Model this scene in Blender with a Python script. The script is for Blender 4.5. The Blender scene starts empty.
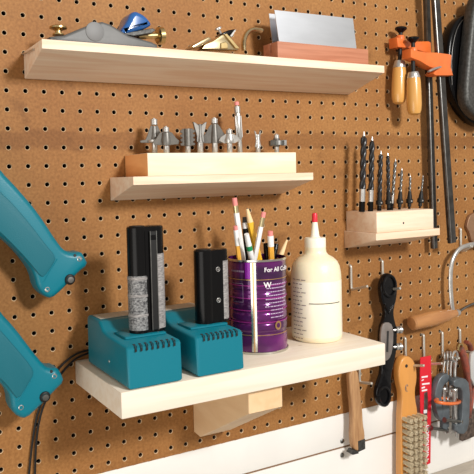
import bpy, bmesh, math, random
from mathutils import Vector, Matrix
random.seed(4)
PI = math.pi
scn = bpy.context.scene
COL = scn.collection
H0 = 1.5                                   # height of the reference peg row above the floor

# ------------------------------------------------------------------ camera
FPX, PCX, PCY = 670.4137, 198.3504, 204.3279
C = Vector((-0.210203, -0.909143, -0.125016))
RIGHT = Vector((.8767, -.4804, -.0259)).normalized()
FWD = Vector((.4794, .8768, -.0375)); FWD = (FWD - RIGHT * FWD.dot(RIGHT)).normalized()
UP = RIGHT.cross(FWD).normalized()
cam_d = bpy.data.cameras.new('camera'); cam = bpy.data.objects.new('camera', cam_d); COL.objects.link(cam)
cam_d.sensor_width = 36; cam_d.lens = FPX / 474 * 36
cam_d.shift_x = (237 - PCX) / 474; cam_d.shift_y = -(237 - PCY) / 474
cam_d.clip_start = .01
m = Matrix((RIGHT, UP, -FWD)).transposed().to_4x4(); m.translation = C + Vector((0, 0, H0))
cam.matrix_world = m
scn.camera = cam

def ray(u, v): return FWD + RIGHT * ((u - PCX) / FPX) - UP * ((v - PCY) / FPX)
def aY(u, v, y): d = ray(u, v); p = C + d * ((y - C.y) / d.y); return Vector((p.x, p.y, p.z + H0))
def aX(u, v, x): d = ray(u, v); p = C + d * ((x - C.x) / d.x); return Vector((p.x, p.y, p.z + H0))
def aZ(u, v, z): d = ray(u, v); p = C + d * ((z - H0 - C.z) / d.z); return Vector((p.x, p.y, z))
def Z(z): return z + H0

# ------------------------------------------------------------------ materials
def new_mat(name):
    m = bpy.data.materials.new(name); m.use_nodes = True
    nt = m.node_tree; b = nt.nodes['Principled BSDF']; return m, nt, b
def mat(name, col, rough=.5, metal=0, var=.0, vscale=40, stretch=(1, 1, 1), bump=0, bscale=300, sss=0, coat=0, col2=None, spec=None, det=4):
    m, nt, b = new_mat(name); N, L = nt.nodes, nt.links
    b.inputs['Base Color'].default_value = (*col, 1); b.inputs['Roughness'].default_value = rough; b.inputs['Metallic'].default_value = metal
    if coat: b.inputs['Coat Weight'].default_value = coat; b.inputs['Coat Roughness'].default_value = .08
    if spec is not None: b.inputs['Specular IOR Level'].default_value = spec
    if sss: b.inputs['Subsurface Weight'].default_value = sss; b.inputs['Subsurface Radius'].default_value = (.01, .006, .003)
    tc = N.new('ShaderNodeTexCoord'); mp = N.new('ShaderNodeMapping'); mp.inputs['Scale'].default_value = stretch
    L.new(tc.outputs['Object'], mp.inputs['Vector'])
    if var or col2:
        n = N.new('ShaderNodeTexNoise'); n.inputs['Scale'].default_value = vscale; n.inputs['Detail'].default_value = det
        L.new(mp.outputs[0], n.inputs['Vector'])
        r = N.new('ShaderNodeValToRGB'); r.color_ramp.elements[0].position = .32; r.color_ramp.elements[1].position = .68
        c2 = col2 if col2 else tuple(c * (1 - var) for c in col)
        r.color_ramp.elements[0].color = (*c2, 1); r.color_ramp.elements[1].color = (*col, 1)
        L.new(n.outputs['Fac'], r.inputs[0]); L.new(r.outputs[0], b.inputs['Base Color'])
    if bump:
        n2 = N.new('ShaderNodeTexNoise'); n2.inputs['Scale'].default_value = bscale; L.new(mp.outputs[0], n2.inputs['Vector'])
        bp = N.new('ShaderNodeBump'); bp.inputs['Strength'].default_value = bump; bp.inputs['Distance'].default_value = .001
        L.new(n2.outputs['Fac'], bp.inputs['Height']); L.new(bp.outputs[0], b.inputs['Normal'])
    return m

def wood(name, light, dark, stretch=(2, 30, 30), knots=True, rough=.55):
    m, nt, b = new_mat(name); N, L = nt.nodes, nt.links
    b.inputs['Roughness'].default_value = rough; b.inputs['Specular IOR Level'].default_value = .3
    tc = N.new('ShaderNodeTexCoord'); mp = N.new('ShaderNodeMapping'); mp.inputs['Scale'].default_value = stretch
    L.new(tc.outputs['Object'], mp.inputs['Vector'])
    n = N.new('ShaderNodeTexNoise'); n.inputs['Scale'].default_value = 3; n.inputs['Detail'].default_value = 6; n.inputs['Distortion'].default_value = .6
    L.new(mp.outputs[0], n.inputs['Vector'])
    r = N.new('ShaderNodeValToRGB'); r.color_ramp.elements[0].position = .35; r.color_ramp.elements[1].position = .6
    r.color_ramp.elements[0].color = (*dark, 1); r.color_ramp.elements[1].color = (*light, 1)
    L.new(n.outputs['Fac'], r.inputs[0])
    out = r.outputs[0]
    if knots:
        v = N.new('ShaderNodeTexVoronoi'); v.inputs['Scale'].default_value = 5.5
        mp2 = N.new('ShaderNodeMapping'); mp2.inputs['Scale'].default_value = (1, 2.2, 2.2); L.new(tc.outputs['Object'], mp2.inputs['Vector']); L.new(mp2.outputs[0], v.inputs['Vector'])
        r2 = N.new('ShaderNodeValToRGB'); r2.color_ramp.elements[0].position = .015; r2.color_ramp.elements[1].position = .04
        r2.color_ramp.elements[0].color = (dark[0] * .45, dark[1] * .35, dark[2] * .3, 1); r2.color_ramp.elements[1].color = (1, 1, 1, 1)
        L.new(v.outputs['Distance'], r2.inputs[0])
        mx = N.new('ShaderNodeMix'); mx.data_type = 'RGBA'; mx.blend_type = 'MULTIPLY'; mx.inputs[0].default_value = .8
        L.new(out, mx.inputs[6]); L.new(r2.outputs[0], mx.inputs[7]); out = mx.outputs[2]
    L.new(out, b.inputs['Base Color'])
    return m

def pegboard_mat():
    m, nt, b = new_mat('hardboard'); N, L = nt.nodes, nt.links
    b.inputs['Roughness'].default_value = .6; b.inputs['Specular IOR Level'].default_value = .25
    tc = N.new('ShaderNodeTexCoord')
    def noise(sc, st=(1, 1, 1), det=5):
        mp = N.new('ShaderNodeMapping'); mp.inputs['Scale'].default_value = st; L.new(tc.outputs['Object'], mp.inputs['Vector'])
        n = N.new('ShaderNodeTexNoise'); n.inputs['Scale'].default_value = sc; n.inputs['Detail'].default_value = det
        L.new(mp.outputs[0], n.inputs['Vector']); return n.outputs['Fac']
    def ramp(src, p0, c0, p1, c1):
        r = N.new('ShaderNodeValToRGB'); e = r.color_ramp.elements; e[0].position = p0; e[1].position = p1
        e[0].color = (*c0, 1); e[1].color = (*c1, 1); L.new(src, r.inputs[0]); return r.outputs[0]
    def mul(a, bb, f=1):
        x = N.new('ShaderNodeMix'); x.data_type = 'RGBA'; x.blend_type = 'MULTIPLY'; x.inputs[0].default_value = f
        L.new(a, x.inputs[6]); L.new(bb, x.inputs[7]); return x.outputs[2]
    base = ramp(noise(260, det=3), .3, (.285, .128, .038), .7, (.405, .193, .062))
    big = ramp(noise(5, det=5), .35, (.82, .76, .72), .6, (1, 1, 1))
    c = mul(base, big)
    # darker band across the board (about 6 cm below the reference row)
    sp = N.new('ShaderNodeSeparateXYZ'); L.new(tc.outputs['Object'], sp.inputs[0])
    a = N.new('ShaderNodeMath'); a.operation = 'SUBTRACT'; a.inputs[1].default_value = H0 - .066; L.new(sp.outputs['Z'], a.inputs[0])
    ab = N.new('ShaderNodeMath'); ab.operation = 'ABSOLUTE'; L.new(a.outputs[0], ab.inputs[0])
    nz = N.new('ShaderNodeMath'); nz.operation = 'MULTIPLY_ADD'; nz.inputs[1].default_value = -.03; nz.inputs[2].default_value = .024
    L.new(noise(22, (1, 1, 3)), nz.inputs[0])
    s = N.new('ShaderNodeMath'); s.operation = 'SUBTRACT'; L.new(ab.outputs[0], s.inputs[0]); L.new(nz.outputs[0], s.inputs[1])
    c = mul(c, ramp(s.outputs[0], -.003, (.74, .69, .66), .006, (1, 1, 1)), .9)
    # scuffs
    c = mul(c, ramp(noise(16, (1, 1, 1.2), 6), .31, (.66, .62, .6), .40, (1, 1, 1)), .75)
    L.new(c, b.inputs['Base Color'])
    bp = N.new('ShaderNodeBump'); bp.inputs['Strength'].default_value = .25; bp.inputs['Distance'].default_value = .0006
    L.new(noise(500), bp.inputs['Height']); L.new(bp.outputs[0], b.inputs['Normal'])
    return m

M = dict(
    board=pegboard_mat(),
    fibre=mat('hardboard_fibre', (.66, .47, .28), .9),
    holeshade=mat('hole_wall_shade', (.10, .055, .03), .95),  # shade inside the peg holes put into the wall colour
    cavity=mat('cavity_shade', (.03, .02, .015), .95),  # dark backing colour stands in for shade behind the holes
    white=mat('white_paint', (.86, .84, .80), .45, var=.08, vscale=8),
    ledge=mat('weathered_ledge', (.50, .44, .36), .6, var=.25, vscale=14, stretch=(1, 6, 6)),
    pine=wood('pine', (.87, .71, .55), (.80, .58, .41)),
    pinebig=wood('pine_pale', (.84, .75, .63), (.80, .69, .55)),
    pinev=wood('pine_block', (.88, .77, .60), (.83, .68, .48), (2.5, 22, 22), False),
    blockend=wood('pine_block_end', (.90, .45, .18), (.78, .36, .13), (20, 4, 20), False),
    endgrain=wood('pine_corbel', (.80, .57, .34), (.74, .50, .28), (14, 3, 14), False),
    redwood=wood('cedar', (.48, .20, .115), (.40, .155, .085), (3, 25, 60), False),
    steel=mat('steel', (.66, .65, .63), .30, .8, var=.25, vscale=90),
    darksteel=mat('dark_steel', (.27, .27, .26), .35, 1, var=.3, vscale=120),
    carbide=mat('cutter_grey', (.20, .19, .175), .42, .6, var=.2, vscale=120),
    plane=mat('plane_grey', (.125, .125, .123), .5, .2, var=.12, vscale=60),
    blackoxide=mat('black_oxide_steel', (.035, .035, .037), .28, .5, spec=.6),
    dimple=mat('polished_grey', (.145, .145, .145), .5, 0),
    sheet=mat('scraper_steel', (.74, .78, .84), .34, 1, var=.12, vscale=12, stretch=(1, 1, 4)),
    blue=mat('blue_enamel', (.012, .10, .33), .25, 0, coat=.5),
    brass=mat('brass', (.66, .50, .24), .28, 1, var=.2, vscale=90),
    bronze=mat('pale_bronze', (.70, .58, .36), .26, 1, var=.15, vscale=70),
    teal=mat('teal_plastic', (.002, .165, .225), .36, 0, bump=.12, bscale=900, spec=.4),
    tealpanel=mat('teal_panel', (.010, .13, .17), .5, 0, bump=.3, bscale=900, spec=.3),
    black=mat('black_plastic', (.003, .003, .0035), .22, 0, spec=.2),
    rubber=mat('black_rubber', (.009, .009, .009), .5, spec=.3),
    japan=mat('black_enamel', (.004, .004, .005), .12, 0, spec=.28, bump=.35, bscale=110),
    bartool=mat('clamp_bar_steel', (.13, .125, .12), .33, .9, var=.5, vscale=60),
    castgrey=mat('pitted_grey_metal', (.095, .095, .09), .5, .6, var=.5, vscale=220, bump=.5, bscale=500),
    orange=mat('orange_enamel', (.78, .17, .035), .3, 0, coat=.4, var=.15, vscale=60),
    handle=mat('varnished_beech', (.68, .35, .09), .28, 0, var=.14, vscale=16, stretch=(4, 4, .6), coat=.5),
    handle2=mat('aged_handle', (.50, .235, .085), .38, 0, col2=(.38, .165, .06), vscale=14, stretch=(1, 5, 5), coat=.3),
    brushwood=mat('brush_beech', (.72, .32, .075), .38, 0, var=.12, vscale=14, stretch=(4, 4, .6), coat=.3),
    oldwood=mat('worn_ash', (.52, .30, .14), .5, 0, col2=(.34, .17, .075), vscale=45, stretch=(6, 6, .6)),
    bristle=mat('brass_bristle', (.76, .66, .47), .6, .1, col2=(.52, .43, .28), vscale=250),
    zinc=mat('zinc_wire', (.62, .60, .54), .42, .6),
    red=mat('red_card', (.66, .015, .03), .35, 0),
    whitep=mat('white_plastic', (.86, .86, .84), .35),
    ink=mat('white_ink', (.82, .78, .80), .5),
    inkblack=mat('black_ink', (.02, .02, .02), .5),
    inkfaint=mat('faded_ink', (.22, .17, .15), .6),
    labelgrey=mat('silver_label', (.30, .30, .30), .4, .1, col2=(.05, .05, .055), vscale=330, stretch=(1, 1, 1.4), det=1),
    labelsmall=mat('label_print', (.38, .36, .35), .45, 0, col2=(.17, .16, .16), vscale=500, stretch=(.4, .4, 1.6), det=1),
    beige=mat('beige_plate', (.50, .46, .38), .5, var=.2, vscale=60),
    glue=mat('glue_bottle', (.88, .79, .56), .38, 0, sss=.15, coat=.2),
    gluecap=mat('glue_cap', (.88, .84, .70), .4, 0, sss=.1),
    redtip=mat('red_tip', (.70, .02, .04), .35),
    purple=mat('purple_tin', (.19, .016, .20), .2, .5, col2=(.045, .010, .06), vscale=22, stretch=(.7, .7, 1.6), coat=.5, det=2),
    tin=mat('tin_silver', (.60, .60, .55), .22, 1),
    goldline=mat('gold_line', (.60, .36, .16), .3, .8),
    magenta=mat('magenta_line', (.45, .04, .32), .3, .4),
    pink=mat('eraser_pink', (.80, .26, .24), .6),
    pwhite=mat('pencil_white', (.88, .88, .88), .35, var=.05),
    pyellow=mat('pencil_yellow', (.90, .52, .03), .35, coat=.3),
    porange=mat('pencil_amber', (.88, .45, .06), .35),
    ptan=mat('bare_cedar', (.83, .60, .33), .6),
    green=mat('green_band', (.01, .28, .10), .4),
    ferrule=mat('ferrule', (.70, .60, .36), .28, 1),
    graphite=mat('graphite', (.05, .05, .05), .4),
    bluegrey=mat('blue_grey_enamel', (.14, .165, .185), .38, .3, var=.3, vscale=60),
    rust=mat('worn_red_paint', (.40, .085, .05), .42, .2, col2=(.13, .07, .055), vscale=70),
    rustdark=mat('rusty_jaws', (.20, .15, .12), .5, .5, col2=(.06, .045, .04), vscale=160, bump=.4),
    paleplate=mat('pale_grey_plate', (.55, .55, .54), .4, .2),
    brownmetal=mat('brown_bracket', (.38, .22, .13), .45, .5, var=.3),
    tan=mat('tan_board', (.55, .38, .22), .6, var=.15, vscale=20),
)

# ------------------------------------------------------------------ mesh helpers
def frame(d):
    d = d.normalized(); a = Vector((0, 0, 1)) if abs(d.z) < .9 else Vector((1, 0, 0))
    x = a.cross(d).normalized(); return x, d.cross(x).normalized(), d
def box(bm, x0, x1, y0, y1, z0, z1, bev=0, seg=2):
    vs = [bm.verts.new((x, y, z)) for x in (x0, x1) for y in (y0, y1) for z in (z0, z1)]
    f = [bm.faces.new([vs[i] for i in q]) for q in ((0, 1, 3, 2), (4, 6, 7, 5), (0, 4, 5, 1), (2, 3, 7, 6), (0, 2, 6, 4), (1, 5, 7, 3))]
    if bev:
        ed = list({e for q in f for e in q.edges}); bmesh.ops.bevel(bm, geom=ed, offset=bev, segments=seg, profile=.5, affect='EDGES')
def prism(bm, pts, ext, bev=0, seg=2):
    """pts: list of Vectors in one plane; ext: Vector to extrude by"""
    a = [bm.verts.new(p) for p in pts]; b = [bm.verts.new(p + ext) for p in pts]; n = len(pts)
    f = [bm.faces.new(a), bm.faces.new(b[::-1])]
    for i in range(n): f.append(bm.faces.new((a[i], b[i], b[(i + 1) % n], a[(i + 1) % n])))
    bmesh.ops.recalc_face_normals(bm, faces=f)
    if bev:
        ed = [e for e in list(f[0].edges) + list(f[1].edges)]
        bmesh.ops.bevel(bm, geom=ed, offset=bev, segments=seg, profile=.5, affect='EDGES')
def pillow(bm, raw, y0, y1, r, n=4, it=1):
    """a rounded slab: outline raw (at plane y0) carried back to y1, front and back edges rounded by r"""
    N_ = len(raw); ar = sum(raw[i].x * raw[(i + 1) % N_].z - raw[(i + 1) % N_].x * raw[i].z for i in range(N_)); sg = 1 if ar > 0 else -1
    def inset(d):
        out = []
        for i in range(N_):
            p, a, b = raw[i], raw[i - 1], raw[(i + 1) % N_]
            e1 = (p - a).normalized(); e2 = (b - p).normalized(); n1 = Vector((-e1.z, 0, e1.x)) * sg; n2 = Vector((-e2.z, 0, e2.x)) * sg
            m_ = n1 + n2; m_ = m_ / max(m_.length_squared / 2, .6); out.append(p + m_ * d)
        return out
    rings = []
    def add(d, y):
        pts = inset(d)
        pts = smooth_poly(pts, it)
        rings.append([bm.verts.new((q.x, y, q.z)) for q in pts])
    for k in range(n + 1):
        a = PI / 2 * k / n; add(r * (1 - math.sin(a)), y0 + r * (1 - math.cos(a)))
    for k in range(n, -1, -1):
        a = PI / 2 * k / n; add(r * (1 - math.sin(a)), y1 - r * (1 - math.cos(a)))
    for a, b in zip(rings, rings[1:]):
        for i in range(len(a)): bm.faces.new((a[i], a[(i + 1) % len(a)], b[(i + 1) % len(a)], b[i]))
    bm.faces.new(rings[0]); bm.faces.new(rings[-1][::-1])
def smooth_poly(pts, n=1):
    for _ in range(n):
        q = []
        for i in range(len(pts)):
            a, b = pts[i], pts[(i + 1) % len(pts)]
            q += [a * .75 + b * .25, a * .25 + b * .75]
        pts = q
    return pts
def lathe(bm, prof, base, d=Vector((0, 0, 1)), seg=24, sx=1, caps=True):
    x, y, d = frame(d); base = Vector(base); rings = []
    for r, h in prof:
        rings.append([bm.verts.new(base + d * h + (x * math.cos(2 * PI * i / seg) * sx + y * math.sin(2 * PI * i / seg)) * max(r, 1e-5)) for i in range(seg)])
    for a, b in zip(rings, rings[1:]):
        for i in range(seg): bm.faces.new((a[i], a[(i + 1) % seg], b[(i + 1) % seg], b[i]))
    if caps: bm.faces.new(rings[0][::-1]); bm.faces.new(rings[-1])
def tube(bm, pts, r, seg=10, closed=False, flat=1, caps=True, side=None):
    pts = [Vector(p) for p in pts]; n = len(pts); rs = r if isinstance(r, (list, tuple)) else [r] * n
    rings = []; px = None
    for i, p in enumerate(pts):
        a = pts[(i - 1) % n] if (closed or i > 0) else p; b = pts[(i + 1) % n] if (closed or i < n - 1) else p
        d = (b - a).normalized()
        if px is None: px = (side - d * side.dot(d)).normalized() if side else frame(d)[0]
        px = (px - d * px.dot(d)).normalized(); py = d.cross(px)
        rings.append([bm.verts.new(p + (px * math.cos(2 * PI * k / seg) + py * math.sin(2 * PI * k / seg) * flat) * rs[i]) for k in range(seg)])
    rng = range(n) if closed else range(n - 1)
    for i in rng:
        a, b = rings[i], rings[(i + 1) % n]
        for k in range(seg): bm.faces.new((a[k], a[(k + 1) % seg], b[(k + 1) % seg], b[k]))
    if caps and not closed: bm.faces.new(rings[0][::-1]); bm.faces.new(rings[-1])
def spline(pts, k=6):
    pts = [Vector(p) for p in pts]; out = []
    for i in range(len(pts) - 1):
        p0 = pts[max(i - 1, 0)]; p1 = pts[i]; p2 = pts[i + 1]; p3 = pts[min(i + 2, len(pts) - 1)]
        for j in range(k):
            t = j / k
            out.append(.5 * ((2 * p1) + (p2 - p0) * t + (2 * p0 - 5 * p1 + 4 * p2 - p3) * t * t + (3 * p1 - p0 - 3 * p2 + p3) * t ** 3))
    return out + [pts[-1]]
def obj(name, bm, m, parent=None, smooth=38, kind=None, label=None):
    bmesh.ops.recalc_face_normals(bm, faces=bm.faces)
    for f in bm.faces: f.smooth = True
    for e in bm.edges:
        if len(e.link_faces) != 2 or e.calc_face_angle(0) > math.radians(smooth): e.smooth = False
    me = bpy.data.meshes.new(name); bm.to_mesh(me); bm.free(); me.materials.append(m)
    o = bpy.data.objects.new(name, me); COL.objects.link(o)
    if parent is not None:
        o.parent = parent; mw = Matrix.Identity(4); p = parent
        while p is not None:
            mw = Matrix.Translation(p.location) @ mw; p = p.parent
        if parent.type == 'MESH': o.matrix_parent_inverse = Matrix.Identity(4)
        else: o.matrix_parent_inverse = Matrix.Translation(-parent.location)
    if kind: o['kind'] = kind
    if label: o['label'] = label
    return o
def tag(o, label, cat, group=None):
    o['label'] = label; o['category'] = cat
    if group: o['group'] = group
    return o
def thing(name, label, cat, loc, group=None):
    o = bpy.data.objects.new(name, None); o.empty_display_size = .02; COL.objects.link(o); o.location = loc
    return tag(o, label, cat, group)
B = bmesh.new
def V(*a): return Vector(a)

def text_mesh(body, size, bold=0.0):
    cu = bpy.data.curves.new('lettering', 'FONT'); cu.body = body; cu.size = size; cu.offset = bold; cu.resolution_u = 3
    t = bpy.data.objects.new('lettering', cu); COL.objects.link(t)
    dg = bpy.context.evaluated_depsgraph_get(); me = bpy.data.meshes.new_from_object(t.evaluated_get(dg))
    vs = [v.co.copy() for v in me.vertices]; fs = [list(p.vertices) for p in me.polygons]
    COL.objects.unlink(t); bpy.data.objects.remove(t); bpy.data.meshes.remove(me)
    return vs, fs
def text_to(bm, body, size, fn, bold=0.0):
    vs, fs = text_mesh(body, size, bold)
    nv = [bm.verts.new(fn(v)) for v in vs]
    for f in fs:
        try: bm.faces.new([nv[i] for i in f])
        except ValueError: pass

# ------------------------------------------------------------------ the wall
P = .0254
def pegboard():
    c0, c1, r0, r1 = -14, 52, -13, 21       # columns, rows (row counts downwards)
    R, K, T = .0031, 12, .006
    x_hi = c1 * P + P / 2; zb = -.5455
    vs, fs, mi = [], [], []
    def ring(cx, cz, y, r):
        s = len(vs)
        for k in range(K):
            a = 2 * PI * (k + .5) / K; vs.append((cx + r * math.cos(a), y, H0 + cz + r * math.sin(a)))
        return s
    for c in range(c0, c1 + 1):
        for r in range(r0, r1 + 1):
            cx, cz = c * P, -r * P; h = P / 2
            lo = zb if r == r1 else cz - h
            s = len(vs)
            for k in range(K):              # outer points on the cell's border, matching the ring
                a = 2 * PI * (k + .5) / K; dx, dz = math.cos(a), math.sin(a); q = max(abs(dx), abs(dz))
                x = cx + h * dx / q; z = cz + h * dz / q
                if abs(dz) == q and dz < 0: z = lo
                vs.append((x, 0, H0 + z))
            cs = len(vs); vs.extend([(cx + h, 0, H0 + cz + h), (cx - h, 0, H0 + cz + h), (cx - h, 0, H0 + lo), (cx + h, 0, H0 + lo)])
            a0 = ring(cx, cz, 0, R * 1.22); a1 = ring(cx, cz, .0009, R * .98); a2 = ring(cx, cz, T, R)
            for k in range(K):
                n = (k + 1) % K
                poly = [s + k, s + n]
                an = 360 * (k + .5) / K; bn = 360 * (k + 1.5) / K
                for ci, ca in enumerate((45, 135, 225, 315)):
                    if an < ca < bn: poly = [s + k, cs + ci, s + n]
                fs.append(poly + [a0 + n, a0 + k]); mi.append(0)
                fs.append((a0 + k, a0 + n, a1 + n, a1 + k)); mi.append(1)
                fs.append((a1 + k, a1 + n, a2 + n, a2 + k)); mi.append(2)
    xa = c0 * P - P / 2; zt = -r0 * P + P / 2
    s = len(vs)                              # outer edge faces
    vs.extend([(xa, 0, H0 + zb), (x_hi, 0, H0 + zb), (x_hi, 0, H0 + zt), (xa, 0, H0 + zt), (xa, T, H0 + zb), (x_hi, T, H0 + zb), (x_hi, T, H0 + zt), (xa, T, H0 + zt)])
    for q in ((0, 1, 5, 4), (1, 2, 6, 5), (2, 3, 7, 6), (3, 0, 4, 7)): fs.append([s + i for i in q]); mi.append(1)
    me = bpy.data.meshes.new('pegboard'); me.from_pydata(vs, [], fs)
    me.materials.append(M['board']); me.materials.append(M['fibre']); me.materials.append(M['holeshade'])
    me.polygons.foreach_set('material_index', mi); me.update()
    bm = bmesh.new(); bm.from_mesh(me); bmesh.ops.remove_doubles(bm, verts=bm.verts, dist=1e-5); bmesh.ops.recalc_face_normals(bm, faces=bm.faces)
    # make sure the front looks at the room
    for f in bm.faces:
        if f.material_index == 0 and f.normal.y > 0: f.normal_flip()
    bm.to_mesh(me); bm.free()
    o = bpy.data.objects.new('pegboard', me); COL.objects.link(o)
    tag(o, 'brown perforated hardboard pegboard covering the wall behind the shelves and tools', 'pegboard')
    return xa, x_hi, zb, zt
xa, xb, zb, zt = pegboard()

def struct(name, bm, m): return obj(name, bm, m, kind='structure')
bm = B(); box(bm, xa - .3, xb + .3, .020, .06, 0, Z(.9)); struct('wall_back', bm, M['cavity'])  # wall coloured dark so the gap behind the holes reads as shade
bm = B(); box(bm, xa - .3, xb + .3, .0, .0199, Z(-.6045), Z(-.5462), .0012); struct('trim_1', bm, M['white'])
bm = B(); box(bm, xa - .3, xb + .3, .0, .0199, Z(-.85), Z(-.6075), .0012); struct('trim_2', bm, M['white'])
bm = B(); box(bm, xa - .3, xb + .3, .0015, .0199, Z(-.6074), Z(-.6046)); struct('trim_5', bm, mat('brown_gap', (.22, .12, .06), .8))  # thin brown strip set in the gap between the white boards
bm = B(); box(bm, xa - .3, xb + .3, -.028, -.0002, Z(-.733), Z(-.7035), .003); struct('trim_3', bm, M['ledge'])
bm = B(); box(bm, xa - .3, xb + .3, -.022, -.0002, Z(-.86), Z(-.7345), .002); struct('trim_4', bm, M['tan'])
bm = B(); box(bm, -2.2, 3, -3.6, .06, -.05, 0); struct('floor', bm, mat('concrete_floor', (.35, .33, .30), .8, var=.2, vscale=5))

# ------------------------------------------------------------------ shelves
def shelf_wedge(name, label, x0, x1, depth, zt_, tf, tb, wire=False):
    t = thing(name, label, 'shelf', (x0, 0, Z(zt_ - tb)))
    bm = B(); pts = [V(x0, 0, Z(zt_)), V(x0, -depth, Z(zt_)), V(x0, -depth, Z(zt_ - tf)), V(x0, -.004, Z(zt_ - tb)), V(x0, 0, Z(zt_ - tb))]
    prism(bm, pts, V(x1 - x0, 0, 0), .0012, 2); obj('shelf_board', bm, M['pine'], t)
    if wire:
        bm = B(); tube(bm, spline([aX(23.0, 53.6, x0 - .0012), aX(27, 53.0, x0 - .003), aX(29, 51.5, x0 - .003), aX(33.5, 49.5, x0 - .0016)], 4), .0014, 6)
        obj('wire_pin', bm, M['steel'], t, label='bent wire pin on the end of the shelf')
    return t
shelf_wedge('wall_shelf', 'long narrow pine shelf at the top carrying the planes and the steel plates', .0245, .5925, .0885, .0525, .0115, .036, True)
shelf_wedge('wall_shelf', 'short pine shelf below the long one, carrying the block of router bits', .1425, .4445, .085, -.1195, .011, .033)
shelf_wedge('wall_shelf', 'small pine shelf beside the bottle, carrying the block of drill bits', .577, .7275, .079, -.2225, .0115, .030)
t = thing('wall_shelf', 'thick wide pale pine shelf carrying chargers, can and glue bottle', 'shelf', (.08, 0, Z(-.41)))
bm = B(); box(bm, .0815, .504, -.172, -.0005, Z(-.4085), Z(-.376), .0018); obj('shelf_board', bm, M['pinebig'], t)
bm = B(); yfr = -.160; x0 = aY(193.5, 415, -.0005).x; x1 = aY(282.5, 400, yfr).x; kk = aX(200, 437, x0)
pts = [V(x0, -.0005, Z(-.409)), V(x0, yfr, Z(-.409)), V(x0, yfr, aY(282, 406.5, yfr).z), V(x0, kk.y, kk.z), V(x0, -.0005, aY(193.5, 432, 0).z)]
prism(bm, pts, V(x1 - x0, 0, 0), .0008, 1); obj('support_bracket', bm, M['endgrain'], t, label='tapered wooden corbel under the shelf')

# ------------------------------------------------------------------ objects on the top shelf
ZS = Z(.0527)
def poly(pxs, y): return [aY(u, v, y) for u, v in pxs]

def clampz(pts, z):
    for p in pts:
        if p.z < z: p.z = z
    return pts
# block plane
t = thing('block_plane', 'grey metal block plane with a blue lever cap at the left of the top shelf', 'hand plane', aY(100, 44, -.05).xy.to_3d() + V(0, 0, ZS))
bm = B(); yf = -.075
a = clampz(poly([(50, 50), (50, 36.5), (57, 35.5), (64, 35.0), (76, 30.0), (86, 26.0), (93, 22.7), (103, 21.3), (111, 24.0), (119, 29.0), (129, 35.0), (141, 38.5), (152, 41.5), (158, 44.5), (158, 50)], yf), ZS)
b_ = [V(p.x, p.y, p.z) for p in a]
prism(bm, a, V(0, .046, 0), .004, 3)
obj('body', bm, M['plane'], t)
bm = B(); cc = aY(95, 31.5, yf - .0006)
lathe(bm, [(.0128, -.001), (.0125, .0001), (.0118, .0003)], cc, V(0, -1, 0), 24, 1.0); obj('finger_dimple', bm, M['dimple'], t, label='shiny finger dimple in the side')
bm = B(); k = aY(58.5, 34.5, -.052)
lathe(bm, [(.008, -.001), (.0075, .001), (.0042, .002), (.0042, .0045), (.0078, .0065), (.0115, .0075), (.0115, .0095), (.009, .011), (.002, .0115)], k, V(0, 0, 1), 24); obj('front_knob', bm, M['brass'], t)
bm = B(); a = poly([(119, 33.5), (123, 28), (128, 21), (131, 13.5), (135, 10.5), (139, 11), (146, 15), (151, 20.5), (153, 24.5), (147, 28), (136, 31), (127, 34)], -.072)
prism(bm, smooth_poly(a, 1), V(0, .04, 0), .007, 4); obj('lever_cap', bm, M['blue'], t, 60)
bm = B(); a = poly([(118, 34), (136, 31), (153, 28), (156, 30), (152, 33), (134, 36)], -.069); prism(bm, a, V(0, .034, 0), .0008, 1); obj('blade', bm, M['castgrey'], t)
bm = B(); tube(bm, [aY(138, 36.3, -.052), aY(160, 35.5, -.052)], .0045, 12); obj('adjuster_screw', bm, M['brass'], t)
bm = B(); tube(bm, [aY(157.5, 36, -.052), aY(158.2, 36, -.052), aY(162.3, 35.8, -.052), aY(163, 35.8, -.052)], [.0105, .0122, .0122, .0105], 24); obj('adjuster_wheel', bm, M['brass'], t)

# squirrel tail plane
t = thing('squirrel_tail_plane', 'small brass plane with a curved tail handle in the middle of the top shelf', 'hand plane', aY(220, 50, -.055).xy.to_3d() + V(0, 0, ZS))
bm = B(); a = aY(194, 48, -.055).x; b2 = aY(248, 52, -.055).x
box(bm, a, b2, -.072, -.040, ZS, ZS + .0045, .0012); obj('sole', bm, M['bronze'], t)
bm = B(); prism(bm, clampz(poly([(202, 49), (206, 44), (213, 41), (221, 35.5), (225, 33.5), (230, 36), (234, 41), (238.5, 50)], -.071), ZS + .004), V(0, .030, 0), .0012, 2); obj('body', bm, M['bronze'], t)
bm = B(); prism(bm, poly([(224, 34), (227, 33.5), (240, 48.5), (236, 48.5)], -.0735), V(0, .003, 0), .0005, 1); prism(bm, poly([(221, 48.5), (221, 43), (226, 41.5), (228, 44), (228, 48.5)], -.0735), V(0, .003, 0), .0008, 1); obj('cheek_rib', bm, M['brass'], t)
bm = B(); prism(bm, poly([(192, 47), (194, 44.8), (208, 37), (211, 37.6), (211, 40), (200, 46.5), (195, 48)], -.068), V(0, .022, 0), .0012, 2); obj('toe_grip', bm, M['bronze'], t)
bm = B(); tube(bm, [aY(221, 34, -.057), aY(219, 30, -.057)], .0018, 8); lathe(bm, [(.002, 0), (.0052, .0008), (.0052, .0035), (.003, .0045)], aY(218.8, 30, -.057), V(-.45, 0, .9), 16); obj('lever_screw', bm, M['steel'], t)
bm = B(); prism(bm, smooth_poly(poly([(222, 35), (226, 30.5), (237, 28.5), (233, 33), (230, 36)], -.069)), V(0, .024, 0), .0012, 2); obj('lever_cap', bm, M['black'], t)
bm = B(); prism(bm, poly([(230, 36), (234.5, 30.0), (236.5, 29.4), (232, 37)], -.070), V(0, .026, 0), .0003, 1); obj('blade', bm, M['steel'], t)
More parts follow.
